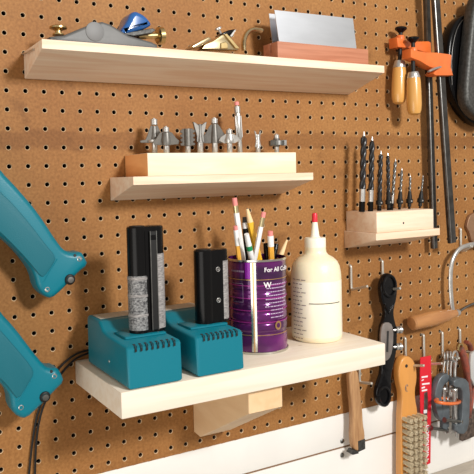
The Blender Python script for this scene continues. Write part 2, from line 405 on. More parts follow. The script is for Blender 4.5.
bm = B(); pp = spline([aY(u, v, -.056) for u, v in ((244, 50.5), (243.5, 44), (244.5, 38), (247, 33), (251.5, 30), (257, 30), (261, 31))], 4)
n = len(pp); tube(bm, pp, [.0048 + .0022 * (i / n) for i in range(n)], 10, flat=.6, side=V(0, 1, 0)); obj('tail_handle', bm, M['bronze'], t)

# plate holder
x0 = aY(277.5, 41, -.078).x; x1 = aY(368.3, 48.8, -.078).x; zt1 = aY(277.5, 41, -.078).z
t = thing('plate_holder', 'reddish wooden holder block at the right of the top shelf', 'tool holder', (x0, -.05, ZS))
bm = B(); box(bm, x0, x1, -.078, -.061, ZS, zt1, .0007); box(bm, x0, x1, -.0585, -.040, ZS, zt1, .0007); box(bm, x0 + .0005, x1 - .0005, -.0612, -.0583, ZS, zt1 - .014); obj('block', bm, M['redwood'], t)
zb1 = zt1 - .0138
def bz(p, z): return V(p.x, p.y, z)
a = [bz(aY(280.5, 41, -.0602), zb1), aY(274.5, 10, -.0602), aY(353, 18.5, -.0602), bz(aY(357.5, 46, -.0602), zb1)]
bm = B(); prism(bm, a, V(0, .0009, 0)); tag(obj('scraper_plate', bm, M['sheet']), 'large bright steel scraper plate standing in the reddish block', 'scraper')
a = [aY(274.5, 44, -.037), aY(269, 13.5, -.037), aY(340, 20.5, -.037), aY(344, 48, -.037)]
a[0].z = ZS + .001; a[3].z = ZS + .001
bm = B(); prism(bm, a, V(0, .0009, 0)); tag(obj('scraper_plate', bm, M['sheet']), 'second steel plate mostly hidden behind the bright one', 'scraper')

def end_mat(o, m):
    o.data.materials.append(m)
    for p in o.data.polygons:
        if abs(p.normal.x) > .9: p.material_index = 1
# ------------------------------------------------------------------ router bits
ZR = Z(-.1193); zrt = aY(147.3, 153, -.0805).z
xr0, xr1 = aY(147.3, 153, -.0805).x, aY(296, 153, -.0805).x
t = thing('router_bit_block', 'pine block holding router bits on the short shelf', 'tool holder', (xr0, -.04, ZR))
bm = B(); box(bm, xr0, xr1, -.0805, -.0015, ZR, zrt, .0007); o_ = obj('block', bm, M['pinev'], t); end_mat(o_, M['blockend'])
YR = -.045
def pxm(u): # metres per pixel around a place on the wall front
    return (aY(u + 1, 150, YR) - aY(u, 150, YR)).length
ANG = math.atan2(-.4804, .8767)
def scr(u, v, y=YR): return aY(u, v, y)
def router_bit(u, label, shank_r, shank_top, wings=None, bearing=None, core=None, extra=None, twist=0, mwing='carbide', lean=0, yy=None):
    base = aY(u, 153, YR if yy is None else yy); base.z = zrt + .0002; s = .00146
    t = thing('router_bit', label, 'router bit', base, 'router bits in the pine block')
    ax = V(lean, 0, 1).normalized()
    def h(v): return (153 - v) * s
    bm = B(); lathe(bm, [(shank_r * .9, 0), (shank_r, .0006), (shank_r, h(shank_top))], base, ax, 16); obj('shank', bm, M['steel'], t)
    if core:
        bm = B(); lathe(bm, [(r * s, h(v)) for r, v in core], base, ax, 20); obj('cutter_body', bm, M[mwing], t)
    if wings:
        bm = B()
        for k in range(2):
            a = ANG + PI * k + twist; d = V(math.cos(a), math.sin(a), 0); nrm = V(-d.y, d.x, 0)
            pts = [base + d * (r * s * (1.1 if r > 4 else 1)) + ax * h(v) - nrm * .0026 for r, v in wings]; prism(bm, pts, nrm * .0052, .0005, 1)
        obj('cutting_wing', bm, M[mwing], t)
    if bearing:
        v0, v1, r = bearing
        bm = B(); lathe(bm, [(r * s * .85, h(v0)), (r * s, h(v0) + .0006), (r * s, h(v1) - .0006), (r * s * .85, h(v1)), (r * s * .4, h(v1) + .0001), (r * s * .4, h(v1) + .0012)], base, ax, 18); obj('bearing', bm, M['steel'], t)
    if extra: extra(t, base, ax, h, s)
    return t
def disc_extra(v0, v1, r, m='carbide'):
    def f(t, base, ax, h, s):
        bm = B(); lathe(bm, [(r * s * .9, h(v0)), (r * s, h(v0) + .0008), (r * s, h(v1) - .0008), (r * s * .8, h(v1))], base, ax, 24); obj('collar', bm, M['steel'], t)
    return f
router_bit(154.8, 'router bit at the left end of the block with a wide flange', .0042, 142,
    wings=[(1, 142), (12.5, 141.5), (13, 139.5), (8, 138.5), (6.5, 135), (5, 130), (3.4, 125), (1, 125)], core=[(4, 141.5), (4, 139), (3.2, 134), (2.6, 125.5)], bearing=(124.5, 118.5, 3.6), extra=disc_extra(141.5, 138.5, 7), twist=.15, yy=-.034)
router_bit(166.5, 'short flared cove router bit with wings spread like a skirt', .0042, 145.5,
    wings=[(1, 145), (10.5, 144.5), (11.5, 141), (8.5, 138), (5.5, 133), (3, 132), (1, 132)], core=[(4.5, 145), (5, 141), (4, 133)], bearing=(132.5, 127.5, 3.2), twist=-.1, yy=-.056)
def serr():
    w = [(1, 145)]
    for i in range(4):
        v = 145 - i * 4.3; w += [(6.5, v - .5), (6.8, v - 2.6), (5, v - 3.2), (5, v - 4.2)]
    return w + [(1, 127.5)]
router_bit(188, 'straight router bit with notched stepped cutter edges, third from left', .0042, 145.5, wings=serr(), core=[(3.8, 145), (3.8, 128)], twist=.0, yy=-.040)
router_bit(200.3, 'tall fluted router bit flaring out at the top between notched and big bits', .0046, 141,
    wings=[(1, 142), (3.8, 141), (3.6, 135), (5, 128), (6.6, 121), (4.5, 121.8), (1, 125)], core=[(3.2, 142), (2.2, 132), (2.4, 123.5)], twist=.3)
router_bit(215, 'largest router bit with bell shaped cutter and top bearing', .0046, 142,
    wings=[(1, 142.5), (12, 142), (12.3, 138.5), (10, 134), (7.2, 130), (5.4, 126), (3.6, 123), (1, 123)], core=[(4.2, 142), (4.2, 138), (3.6, 131), (3.0, 123)], bearing=(122.5, 117, 3.7), yy=-.042)
router_bit(229.8, 'small bright angled router bit just left of the tall slim bit', .0040, 143,
    wings=[(1, 143), (5, 143), (10, 140), (8, 136.5), (4, 133.5), (1, 133.5)], core=[(4.5, 143), (5.5, 140), (3.5, 133.5)], bearing=(133.5, 129, 3.2), mwing='steel', yy=-.058)
def tall(t, base, ax, h, s):
    bm = B(); lathe(bm, [(2.4 * s, h(103)), (2.4 * s, h(100)), (1.8 * s, h(99.3))], base, ax, 14); obj('end_cap', bm, M['pink'], t, label='pale pink cap on the tip')
router_bit(240.2, 'tallest slim router bit with a pale pink tip', .0038, 138, core=[(2.6, 139), (3.3, 137), (3.1, 112), (2.6, 110.5)], bearing=(111, 104, 3.2),
    wings=[(1, 138), (3.7, 136), (3.6, 114), (1, 113)], mwing='steel', lean=-.055, extra=tall, twist=.4)
router_bit(258, 'spiral fluted router bit with a forked top, right of the tall bit', .0038, 146,
    wings=[(.6, 146), (3.4, 146.5), (2.2, 140), (2.6, 134), (3.8, 129), (2.6, 129.5), (1.5, 131)], core=[(2.6, 147), (1.8, 142), (1.6, 133)], mwing='steel')
def slot(t, base, ax, h, s):
    bm = B()
    for k in range(3):
        a = ANG + 2 * PI * k / 3; d = V(math.cos(a), math.sin(a), 0); nn = V(-d.y, d.x, 0)
        pts = [base + d * (5 * s) + nn * (3 * s) + ax * h(145), base + d * (10.5 * s) + nn * (2.4 * s) + ax * h(145), base + d * (10.5 * s) - nn * (2.4 * s) + ax * h(145), base + d * (5 * s) - nn * (3 * s) + ax * h(145)]
        prism(bm, pts, ax * (6 * s), .0004, 1)
    lathe(bm, [(8.5 * s, h(144.3)), (8.5 * s, h(139.7))], base, ax, 24)
    obj('slotting_disc', bm, M['darksteel'], t)
router_bit(276.8, 'slot cutting router bit with a toothed disc at the right end of the block', .0036, 146, core=[(3, 146), (3.6, 144), (3.6, 137)], bearing=(137.5, 133, 2.9), extra=slot)

# ------------------------------------------------------------------ drill bits and block
zd0 = Z(-.2223); f1 = aY(376.5, 212.5, -.0765)
zd1 = f1.z; xd0 = f1.x; xd1 = aY(433.3, 210, -.0765).x
t = thing('drill_bit_block', 'pine block holding drill bits on the small shelf', 'tool holder', (xd0, -.04, zd0))
bm = B(); box(bm, xd0, xd1, -.0765, -.0015, zd0, zd1, .0007); obj('block', bm, M['pine'], t)
bm = B(); kp = aY(403.5, 223, -.0766); lathe(bm, [(.0018, 0), (.0016, .0004), (.0005, .0005)], kp, V(0, -1, 0), 12); obj('nail_head', bm, M['inkblack'], t)
def drill_bit(top, bot, r, label, collar=False, shank=.2, dark=True):
    YD = -.042
    b0 = aY(bot[0], 211.3, YD); b0.z = zd1 + .0002; tp = aY(top[0], top[1], YD)
    ax = tp - b0; Ln = ax.length; ax.normalize(); x, y, _ = frame(ax)
    t = thing('drill_bit', label, 'drill bit', b0, 'drill bits in the pine block')
    hs = .30 * Ln if not collar else .2 * Ln
    bm = B(); lathe(bm, [(r * .92, 0), (r * .92, hs * .45)], b0, ax, 6); obj('hex_shank', bm, M['black'], t)
    bm = B(); lathe(bm, [(r * .9, hs * .45), (r * .9, hs)], b0, ax, 14); obj('shank', bm, M['steel'] if not collar else M['darksteel'], t)
    # twisted flutes
    bm = B(); K, n = 16, 60; turns = (Ln - hs) / (r * 2 * 3.4); rings = []
    for i in range(n + 1):
        f = i / n; ph = f * turns * 2 * PI; hh = hs + (Ln - hs) * f; ring = []
        tip = 1 if f < .97 else .55
        for k in range(K):
            a = 2 * PI * k / K; c = abs(math.cos(a)); rr = r * (.55 + .45 * c ** .6) * tip
            ring.append(bm.verts.new(b0 + ax * hh + (x * math.cos(a + ph) + y * math.sin(a + ph)) * rr))
        rings.append(ring)
    for p, q in zip(rings, rings[1:]):
        for k in range(K): bm.faces.new((p[k], p[(k + 1) % K], q[(k + 1) % K], q[k]))
    bm.faces.new(rings[0][::-1]); bm.faces.new(rings[-1])
    obj('twist_flutes', bm, M['blackoxide'] if dark else M['darksteel'], t, 50)
    bm = B(); lathe(bm, [(r * .5, Ln), (r * .08, Ln + r * 1.4)], b0, ax, 8); obj('brad_point', bm, M['steel'], t)
    if collar:
        bm = B(); cr = r * 1.55 if r > .002 else .0042; h0 = .0105
        cr = .0055
        lathe(bm, [(cr * .62, .004), (cr * .62, h0 - .001), (cr * 1.05, h0), (cr * 1.1, h0 + .007), (cr * .8, h0 + .0075), (cr * .72, h0 + .013), (r * 1.1, h0 + .021)], b0, ax, 18); obj('countersink_collar', bm, M['rubber'], t)
        bm = B(); q = b0 + ax * (h0 + .0035) + V(-.2, -.97, 0).normalized() * cr * 1.05; lathe(bm, [(.0014, 0), (.0014, .0007)], q, V(-.2, -.97, 0), 10); obj('set_screw', bm, M['steel'], t)
drill_bit((363.8, 136), (361.8, 211), .0056, 'tallest thick twist drill bit at the left end of the drill block')
drill_bit((372, 140.5), (370.5, 211), .0050, 'second tallest twist drill bit, with a bright shank')
drill_bit((380.8, 154), (379.2, 211), .0042, 'middle height twist drill bit, third from the left end', collar=True)
drill_bit((387.8, 155.5), (388.8, 211), .0036, 'countersink drill bit fourth from the left, about as high as the third', collar=True)
drill_bit((395.4, 161), (391.5, 211), .0030, 'slim bare drill bit without a collar, fifth from the left in the drill block', collar=False, dark=False)
drill_bit((401.8, 170), (399.4, 211), .0027, 'countersink drill bit with black collar near the middle right of the block', collar=True, dark=False)
drill_bit((410.2, 177), (409.3, 211), .0024, 'short countersink drill bit, second from the right end', collar=True, dark=False)
drill_bit((423, 177), (419.8, 211), .0019, 'thinnest countersink drill bit at the right end of the block', collar=True, dark=False)

# ------------------------------------------------------------------ chargers and batteries
ZB = Z(-.3758)
def charger(x0, x1, label):
    t = thing('battery_charger', label, 'battery charger', (x0, -.08, ZB))
    d = ZB + .0015; top = Z(-.3240); ht = Z(-.3085); yf, yb = -.171, -.028
    bm = B()
    pts = [V(x0, yf, d), V(x0, yf + .002, top - .003), V(x0, yf + .006, top), V(x0, -.100, top + .002), V(x0, -.088, top + .006), V(x0, -.078, ht - .001), V(x0, -.072, ht), V(x0, yb - .002, ht), V(x0, yb, ht - .004), V(x0, yb, d)]
    prism(bm, pts, V(x1 - x0, 0, 0), .004, 3); obj('housing', bm, M['teal'], t, 40)
    bm = B(); box(bm, x0 + .006, x1 - .006, -.066, yb - .008, ht + .0001, ht + .0012, .0004, 1); obj('rating_plate', bm, M['beige'], t)
    bm = B(); cx = (x0 + x1) / 2 + .004
    box(bm, cx - .033 + .004, cx + .029, -.136, -.097, top + .001, top + .0046, .003, 2); obj('battery_socket_rim', bm, M['teal'], t)
    bm = B(); n = 8
    for k in range(n):
        x = x0 + .012 + (x1 - x0 - .022) * k / (n - 1) ; 
        prism(bm, [V(x - .0004, yf + .011, top + .0003), V(x + .0022, yf + .011, top + .0003), V(x + .0014, yf + .0025, top - .0006), V(x + .0003, yf - .0001, top - .0065), V(x - .0020, yf - .0001, top - .0065), V(x - .0012, yf + .0025, top - .0006)], V(0, -.0005, .0006))
    obj('vent_slots', bm, M['inkblack'], t)
    bm = B(); q = [(x0 + .012, -.15), (x1 - .012, -.15), (x0 + .012, -.03), (x1 - .012, -.03)]
    for x, y in q:
        bm2 = B(); lathe(bm2, [(.006, 0), (.006, .0035)], V(x, y, ZB), V(0, 0, 1), 14); obj('rubber_foot', bm2, M['rubber'], t)
    bm.free()
    bm = B(); lathe(bm, [(.0018, 0), (.0012, .0006)], V(x0 - .0001, -.11, ZB + .022), V(-1, 0, 0), 10); obj('side_screw', bm, M['steel'], t)
    return top
tp1 = charger(.0915, .1655, 'teal battery charger with the taller battery, at the left end of the thick shelf')
tp2 = charger(.1855, .2565, 'teal battery charger with the shorter battery, next to the purple can')
def battery(cx, cy, zb_, zt_, label, style):
    t = thing('stick_battery', label, 'battery', (cx, cy, zb_))
    def lobe(bm, x, r, z0, z1, e=.0015):
        lathe(bm, [(r, z0 - zb_), (r, z1 - zb_ - e), (r - e, z1 - zb_)], V(x, cy, zb_), V(0, 0, 1), 28)
    w = .0245; r1 = .0133
    bm = B(); lobe(bm, cx - w + r1, r1, zb_, zt_); lobe(bm, cx + w - r1, r1, zb_, zt_)
    box(bm, cx - w + r1, cx + w - r1, cy - .0118, cy + r1 - .0002, zb_, zt_ - .0005); obj('battery_case', bm, M['black'], t)
    def wrap(name, xc, r, a0, a1, z0, z1, m, n=14, par=None):
        bm = B(); rows = []
        for i in range(n + 1):
            a = a0 + (a1 - a0) * i / n
            rows.append([bm.verts.new((xc + rr * math.sin(a), cy - rr * math.cos(a), z)) for rr, z in ((r + .0004, z0), (r + .0004, z1), (r + .0001, z1), (r + .0001, z0))])
        for a, b in zip(rows, rows[1:]):
            for k in range(4): bm.faces.new((a[k], a[(k + 1) % 4], b[(k + 1) % 4], b[k]))
        bm.faces.new(rows[0]); bm.faces.new(rows[-1][::-1])
        return obj(name, bm, m, par or t)
    if style == 0:
        zl = Z(-.246)
        lb_ = wrap('printed_label', cx - w + r1, r1, -1.9, .75, zb_ + .004, zl, M['labelgrey'])
        for zz in (zl - .005, zl - .027, zl - .052): wrap('label_strip', cx - w + r1, r1 + .0004, -1.9, .75, zz, zz + .0035, M['labelsmall'], 14, lb_)
        wrap('side_label', cx + w - r1, r1, -.1, 1.9, zb_ + .004, Z(-.219), M['labelsmall'])
        bm = B(); box(bm, cx + .0005, cx + .0095, cy - .0150, cy - .0110, zb_ + .003, zt_ - .006, .0008, 1); obj('contact_rail', bm, M['rubber'], t)
        bm = B(); box(bm, cx + .0004, cx + .0013, cy - .0153, cy - .0145, zb_ + .003, zt_ - .006); box(bm, cx + .0090, cx + .0099, cy - .0153, cy - .0145, zb_ + .003, zt_ - .006); obj('rail_edge', bm, M['darksteel'], t)
        bm = B(); box(bm, cx + .0012, cx + .0088, cy - .0162, cy - .0140, zt_ - .017, zt_ - .011, .0006, 1); obj('latch', bm, M['black'], t)
    else:
        wrap('side_label', cx + w - r1, r1, .0, 1.0, zb_ + .004, Z(-.236), M['labelsmall'])
        for zz in (Z(-.247), Z(-.289)):
            bm = B(); q = V(cx + .0042, cy - .0122, zz); tube(bm, [q + V(math.cos(a), 0, math.sin(a)) * .0028 for a in [2 * PI * i / 16 for i in range(16)]], .0005, 6, closed=True); lathe(bm, [(.0012, 0), (.001, .0006)], q, V(0, -1, 0), 10)
            obj('screw', bm, M['steel'], t)
    bm = B(); lathe(bm, [(.010, 0), (.0095, .0008)], V(cx - w + r1, cy, zt_ + .0001), V(0, 0, 1), 20); obj('end_cap', bm, M['rubber'], t)
battery(.1420, -.119, tp1 + .0047, Z(-.1835), 'tall black stick battery with grey printed label in the left charger', 0)
battery(.2385, -.119, tp2 + .0047, Z(-.2205), 'shorter black stick battery with two round screws in the right charger', 1)

# charger leads
def wire(pts, r=.0016, label=''):
    bm = B(); tube(bm, spline(pts, 8), r, 8); tag(obj('power_lead', bm, M['rubber']), label, 'cable')
wire([V(.115, -.0265, Z(-.352)), V(.100, -.015, Z(-.356)), aY(90, 349.5, -.004), aY(76, 354, -.006), aY(63, 364, -.008), aY(55, 375, -.008), aY(46, 392, -.008), aY(38, 412, -.006), aY(33, 438, -.004), aY(29, 474, -.004), aY(27, 500, -.004)], .0015, 'black charger lead, the upper and left one of the pair below the lower drill')
wire([V(.115, -.0265, Z(-.360)), V(.100, -.015, Z(-.364)), aY(90, 352.5, -.004), aY(77, 358, -.006), aY(66, 368, -.008), aY(58, 379, -.008), aY(48, 396, -.008), aY(41, 414, -.006), aY(36.5, 440, -.004), aY(35, 474, -.004), aY(35, 500, -.004)], .0015, 'black charger lead, the lower and right one of the pair below the lower drill')

# ------------------------------------------------------------------ the can and pencils
CX, CY, CR, CH = .3347, -.0865, .0428, .1340
t = thing('coffee_can', 'purple tin can full of pencils between charger and glue bottle', 'tin can', (CX, CY, ZB))
bm = B(); prof = [(CR * .6, .0), (CR, 0), (CR + .0008, .001), (CR + .0008, .003), (CR - .0002, .004)]
h = .004
ribs = [.030, .045, .060, .074, .089]
z = .006
while z < CH - .004:
    r = CR - .0002
    for q in ribs:
        if abs(z - q) < .004: r -= .0011 * math.cos((z - q) / .004 * PI / 2)
    prof.append((r, z)); z += .001
prof += [(CR, CH - .003), (CR + .0008, CH - .002), (CR + .0008, CH), (CR - .0006, CH), (CR - .0008, CH - .004), (CR - .0014, .004), (CR * .5, .002)]
lathe(bm, prof, V(CX, CY, ZB), V(0, 0, 1), 64); obj('can_wall', bm, M['purple'], t)
def cyl(a, z, e=.0006): return V(CX + (CR + e) * math.sin(a), CY - (CR + e) * math.cos(a), ZB + z)
def patch(name, a0, a1, z0, z1, m, parent, e=.0003, n=6):
    bm = B(); rows = []
    for i in range(n + 1):
        a = a0 + (a1 - a0) * i / n; rows.append([bm.verts.new(cyl(a, zz, ee)) for ee, zz in ((e, z0), (e, z1), (e - .0012, z1), (e - .0012, z0))])
    for a, b in zip(rows, rows[1:]):
        for k in range(4): bm.faces.new((a[k], a[(k + 1) % 4], b[(k + 1) % 4], b[k]))
    bm.faces.new(rows[0]); bm.faces.new(rows[-1][::-1]); return obj(name, bm, m, parent)
bm = B(); lathe(bm, [(CR + .0010, CH - .0022), (CR + .0012, CH + .0004), (CR - .0004, CH + .0006)], V(CX, CY, ZB), V(0, 0, 1), 64, caps=False); obj('rim', bm, M['tin'], t)
bm = B(); lathe(bm, [(CR + .0004, .0036), (CR + .0014, .003), (CR + .0014, .0003), (CR, .0001)], V(CX, CY, ZB), V(0, 0, 1), 64, caps=False); obj('bottom_rim', bm, M['tin'], t)
VA = -.565                                 # bearing of the side that faces the camera (about -29 deg to the wall normal)
patch('seam', VA - .23, VA - .05, .004, CH - .003, M['tin'], t, .0005)
patch('seam_stripe', VA - .17, VA - .12, .004, CH - .003, M['goldline'], t, .0007)
patch('violet_stripe', VA - .42, VA - .24, .108, CH - .003, mat('violet', (.22, .01, .30), .25, .3), t)
for zz, mm in ((.106, 'goldline'), (.0975, 'magenta'), (.0795, 'magenta'), (.062, 'magenta'), (.045, 'magenta'), (.027, 'goldline')):
    patch('printed_line', VA - 1.5, VA + 1.5, zz, zz + .0009, M[mm], t, .0005, 40)
bmt = B()
text_to(bmt, 'For All Coffee Makers', .0088, lambda v: cyl(VA + .22 + v.x / CR, .1175 + v.y, .0008), .00012)
bm = bmt; text_to(bm, 'W', .0105, lambda v: cyl(VA + .20 + v.x / CR, .0955 + v.y, .0008), .0003)
rnd = random.Random(3); obj('white_lettering', bm, M['ink'], t); bm = B()
for i in range(10):                        # lines of print too small to read
    a = VA + .30 - .012 * i if i < 7 else VA + .42; zz = .0985 - i * .0052
    if i == 0: a = VA + .46
    while a < VA + (1.12 if i < 7 else .95):
        w = rnd.uniform(.03, .09); p = [cyl(a, zz, .0008), cyl(a + w, zz, .0008), cyl(a + w, zz + .0014, .0008), cyl(a, zz + .0014, .0008)]
        bm.faces.new([bm.verts.new(q) for q in p]); a += w + .018
obj('small_print', bm, mat('lilac_print', (.50, .38, .55), .5), t)
bm = B()
for (a0, a1, z0, z1) in ((VA - .98, VA - .50, .1005, .1010), (VA - .98, VA - .50, .074, .0745), (VA - .515, VA - .50, .074, .101)):
    n = 6
    for i in range(n):
        p = a0 + (a1 - a0) * i / n; q = a0 + (a1 - a0) * (i + 1) / n
        bm.faces.new([bm.verts.new(cyl(x, zz, .0006)) for x, zz in ((p, z0), (q, z0), (q, z1), (p, z1))])
a = VA - 1.0
while a < VA - .5:
    w = .05; bm.faces.new([bm.verts.new(cyl(x, zz, .0006)) for x, zz in ((a, .117), (a + w, .117), (a + w, .1195), (a, .1195))]); a += .07
obj('faint_print', bm, mat('lilac_ink', (.30, .22, .33), .5), t)
bm = B(); bm.faces.new([bm.verts.new(cyl(VA + .70 + .13 * math.cos(2 * PI * k / 20), .040 + .0065 * math.sin(2 * PI * k / 20), .0012)) for k in range(20)]); em = obj('round_emblem', bm, M['goldline'], t)
bm = B(); bm.faces.new([bm.verts.new(cyl(VA + .70 + .07 * math.cos(2 * PI * k / 16), .040 + .0035 * math.sin(2 * PI * k / 16), .0016)) for k in range(16)]); obj('emblem_centre', bm, M['purple'], em)

def pencil(topx, topy, basex, r, segs, label, hexa=True, yt=None, cat='pencil', yb=None, name='pencil', zb2=.006, m0='pwhite'):
    """segs: (fraction from the tip, material, part name, radius factor start, end)"""
    yt = -.075 if yt is None else yt; yb = -.086 if yb is None else yb
    tip = aY(topx, topy, yt); rim = aY(basex, 263, (yt + yb) / 2 if False else yt + (yb - yt) * .5)
    d = (rim - tip).normalized(); L_ = (tip.z - (ZB + zb2)) / -d.z
    # keep the lower end inside the can
    end = tip + d * L_
    rr = math.hypot(end.x - CX, end.y - CY)
    if rr > CR - .008:
        f = (CR - .009) / rr; end = V(CX + (end.x - CX) * f, CY + (end.y - CY) * f, ZB + zb2)
    d = (end - tip).normalized(); L_ = (end - tip).length
    t = thing(name, label, cat, end, 'pencils and pens in the can')
    s = .00145
    for f0, f1, mm, part, k0, k1 in segs:
        h0, h1 = f0 * s, (f1 * s if f1 else L_)
        bm = B(); lathe(bm, [(r * k0, h0), (r * k1, h1)], tip, d, 6 if (hexa and part == 'barrel') else 14); obj(part, bm, M[mm], t)
ER = lambda a, b, barrel='pwhite': [(0, a, 'pink', 'eraser', .92, .95), (a, b, 'ferrule', 'ferrule', 1.02, 1.02), (b, None, barrel, 'barrel', 1, 1)]
pencil(234.3, 198, 243.5, .0040, ER(7.5, 15), 'tallest white pencil in the can with a pink eraser', yt=-.085)
pencil(247, 208, 262.5, .0050, [(0, 3, 'graphite', 'lead', .1, .35), (1, 15, 'ptan', 'sharpened_wood', .45, .95), (15, None, 'pyellow', 'barrel', 1, 1)], 'thick yellow pencil with bare wood cone, leaning left', yt=-.08)
pencil(263.8, 212, 252, .0036, ER(5.5, 15), 'white pencil with pink eraser leaning to the right', yt=-.100)
pencil(244.6, 217, 248, .0045, [(0, 6, 'graphite', 'push_button', .7, .9), (6, 12, 'pwhite', 'cap_band', 1, 1), (12, None, 'black', 'barrel', 1, 1)], 'black and silver pen behind the white ones', False, yt=-.070, cat='pen', name='pen')
pencil(246.5, 234, 254, .0042, [(0, 13, 'pwhite', 'cap', .8, 1), (13, 18, 'green', 'green_band', 1.05, 1.05), (18, None, 'pwhite', 'barrel', 1, 1)], 'white marker pen with a green band', False, yt=-.112, cat='pen', name='pen')
pencil(235.3, 226, 239.5, .0034, [(0, 4, 'pink', 'eraser', .9, .95), (4, 20, 'pwhite', 'ferrule', 1, 1), (20, None, 'porange', 'barrel', 1, 1)], 'short white and yellow pencil at the left side of the can', yt=-.095)
pencil(270.2, 231, 274.5, .0042, [(0, 5, 'pink', 'eraser', .92, .95), (5, 16, 'pwhite', 'ferrule', 1.1, 1.1), (16, None, 'porange', 'barrel', 1, 1)], 'amber pencil with white ferrule and pink eraser', yt=-.095)
pencil(265.5, 243, 268, .0042, [(0, 6, 'black', 'cap', .8, 1), (6, None, 'black', 'barrel', 1, 1)], 'black pen left of the amber pencil', False, yt=-.078, cat='pen', name='pen')
pencil(276.5, 244, 272, .0042, [(0, 6, 'black', 'cap', .8, 1), (6, None, 'black', 'barrel', 1, 1)], 'black pen right of the amber pencil', False, yt=-.080, cat='pen', name='pen')
pencil(287.0, 240, 277, .0042, [(0, 14, 'ptan', 'tapered_end', .35, .9), (14, None, 'ptan', 'barrel', .9, 1)], 'pale bare wooden stick leaning out at the right of the can', False, yt=-.078, cat='stick', name='wooden_stick')

# ------------------------------------------------------------------ glue bottle
GX, GY, GR = .4412, -.0900, .0386
t = thing('glue_bottle', 'cream glue bottle with red tipped nozzle at the right of the thick shelf', 'bottle', (GX, GY, ZB))
def hb(v): return aY(318, v, GY).z - ZB
bm = B(); sh = hb(275)
lathe(bm, [(GR * .7, 0), (GR * .93, .0006), (GR * .99, .004), (GR, .008), (GR, sh), (GR * .985, sh + .006), (GR * .94, hb(265)), (GR * .85, hb(260.5)), (GR * .70, hb(257)), (GR * .52, hb(254.5)), (GR * .44, hb(252)), (GR * .42, hb(250)), (GR * .42, hb(246.5))], V(GX, GY, ZB), V(0, 0, 1), 56); obj('bottle_body', bm, M['glue'], t, 50)
bm = B(); lathe(bm, [(GR * .985, .007), (GR + .0002, .0085), (GR + .0002, hb(279)), (GR * .99, hb(278))], V(GX, GY, ZB), V(0, 0, 1), 56, caps=False); obj('glue_level', bm, mat('pale_glue', (.90, .85, .68), .4, 0, sss=.1, coat=.2), t, 50, label='paler lower part of the bottle, full of glue')
bm = B(); c = .0162
lathe(bm, [(c, hb(247)), (c, hb(238.3)), (c * .93, hb(237.2)), (.008, hb(236.9)), (.0066, hb(235.5)), (.0040, hb(221.5))], V(GX, GY, ZB), V(0, 0, 1), 40); obj('cap_nozzle', bm, M['gluecap'], t)
bm = B(); lathe(bm, [(.0044, hb(221.8)), (.0042, hb(214.5)), (.0034, hb(213)), (.0012, hb(212.6))], V(GX, GY, ZB), V(0, 0, 1), 20); obj('tip_cover', bm, M['redtip'], t)
GA = -.63
def gl(a, z, e=.0006): return V(GX + (GR + e) * math.sin(a), GY - (GR + e) * math.cos(a), ZB + z)
bm = B(); n = 16
for i in range(n):
    a0 = GA - .32 + 1.35 * i / n; a1 = GA - .32 + 1.35 * (i + 1) / n; z0 = hb(299.5) + .0000
    bm.faces.new([bm.verts.new(gl(a, z)) for a, z in ((a0, z0), (a1, z0), (a1, z0 + .0012), (a0, z0 + .0012))])
obj('level_line', bm, M['inkblack'], t)
bm = B()
for i in range(15):
    z0 = hb(334) + i * (hb(277) - hb(334)) / 14; a = GA - 1.12
    while a < GA - .56:
        w = .09 + .05 * ((i * 7) % 3); bm.faces.new([bm.verts.new(gl(x, z)) for x, z in ((a, z0), (a + w, z0), (a + w, z0 + .0011), (a, z0 + .0011))]); a += w + .05
obj('printed_scale', bm, M['inkfaint'], t)

# ------------------------------------------------------------------ teal drills at the left
def drill(out, panel, knob, screws, hole, label, inner):
    yb_, yf = -.012, -.052
    ctr = aY(*knob, -.03)
    t = thing('cordless_drill', label, 'cordless drill', V(ctr.x, -.03, ctr.z))
    bm = B(); pillow(bm, poly(out, yf + .006), yf, yb_, .008, 5); obj('handle', bm, M['teal'], t, 50)
    bm = B(); pillow(bm, poly(panel, yf + .0), yf - .0014, yf + .004, .0012, 3); obj('grip_panel', bm, M['tealpanel'], t, 50)
    bm = B(); tube(bm, [aY(u, v, yf + .0002) for u, v in inner], .0009, 6); obj('moulded_ridge', bm, M['teal'], t)
    kc = aY(*knob, yf - .0005)
    bm = B(); tube(bm, [kc + V(math.cos(a), 0, math.sin(a)) * .0048 for a in [2 * PI * i / 20 for i in range(20)]], .0024, 8, closed=True); obj('strap_ring', bm, M['rubber'], t)
    bm = B(); lathe(bm, [(.0052, -.020), (.0052, .002), (.0040, .004), (.001, .0042)], kc, V(0, -1, 0), 16); obj('strap_stud', bm, M['darksteel'], t)
    for s in screws:
        q = aY(*s, yf + .0004); bm = B(); lathe(bm, [(.0034, -.002), (.0034, .0006), (.0026, .0012), (.0022, .0004), (.0004, .0003)], q, V(0, -1, 0), 16); obj('screw', bm, M['steel'], t)
    q = aY(*hole, yf + .0004); bm = B(); lathe(bm, [(.0019, -.002), (.0019, .0006)], q, V(0, -1, 0), 12); obj('screw_recess', bm, M['inkblack'], t)
drill([(-45, 130), (-45, 112), (0, 170), (19, 190), (38, 212.5), (59, 245), (66, 251.5), (74, 252.5), (81, 251.5), (84.5, 257), (88, 264.5), (79, 271.5), (70, 281), (61, 290.5), (51.5, 298.5), (44, 296.5), (36.5, 288), (33.5, 274), (26, 262), (13, 247), (0, 236), (-45, 197)],
      [(-45, 140), (0, 192), (12, 203), (30, 224), (45, 244), (56, 257), (53, 264), (44, 277), (40, 276), (34, 268), (20, 252), (0, 232), (-45, 190)],
      (70, 279.5), [(79.5, 259), (47.3, 289.5)], (75, 255.5), 'teal cordless drill grip hanging at the left, the upper of two', [(57, 259), (50, 270), (43, 282)])
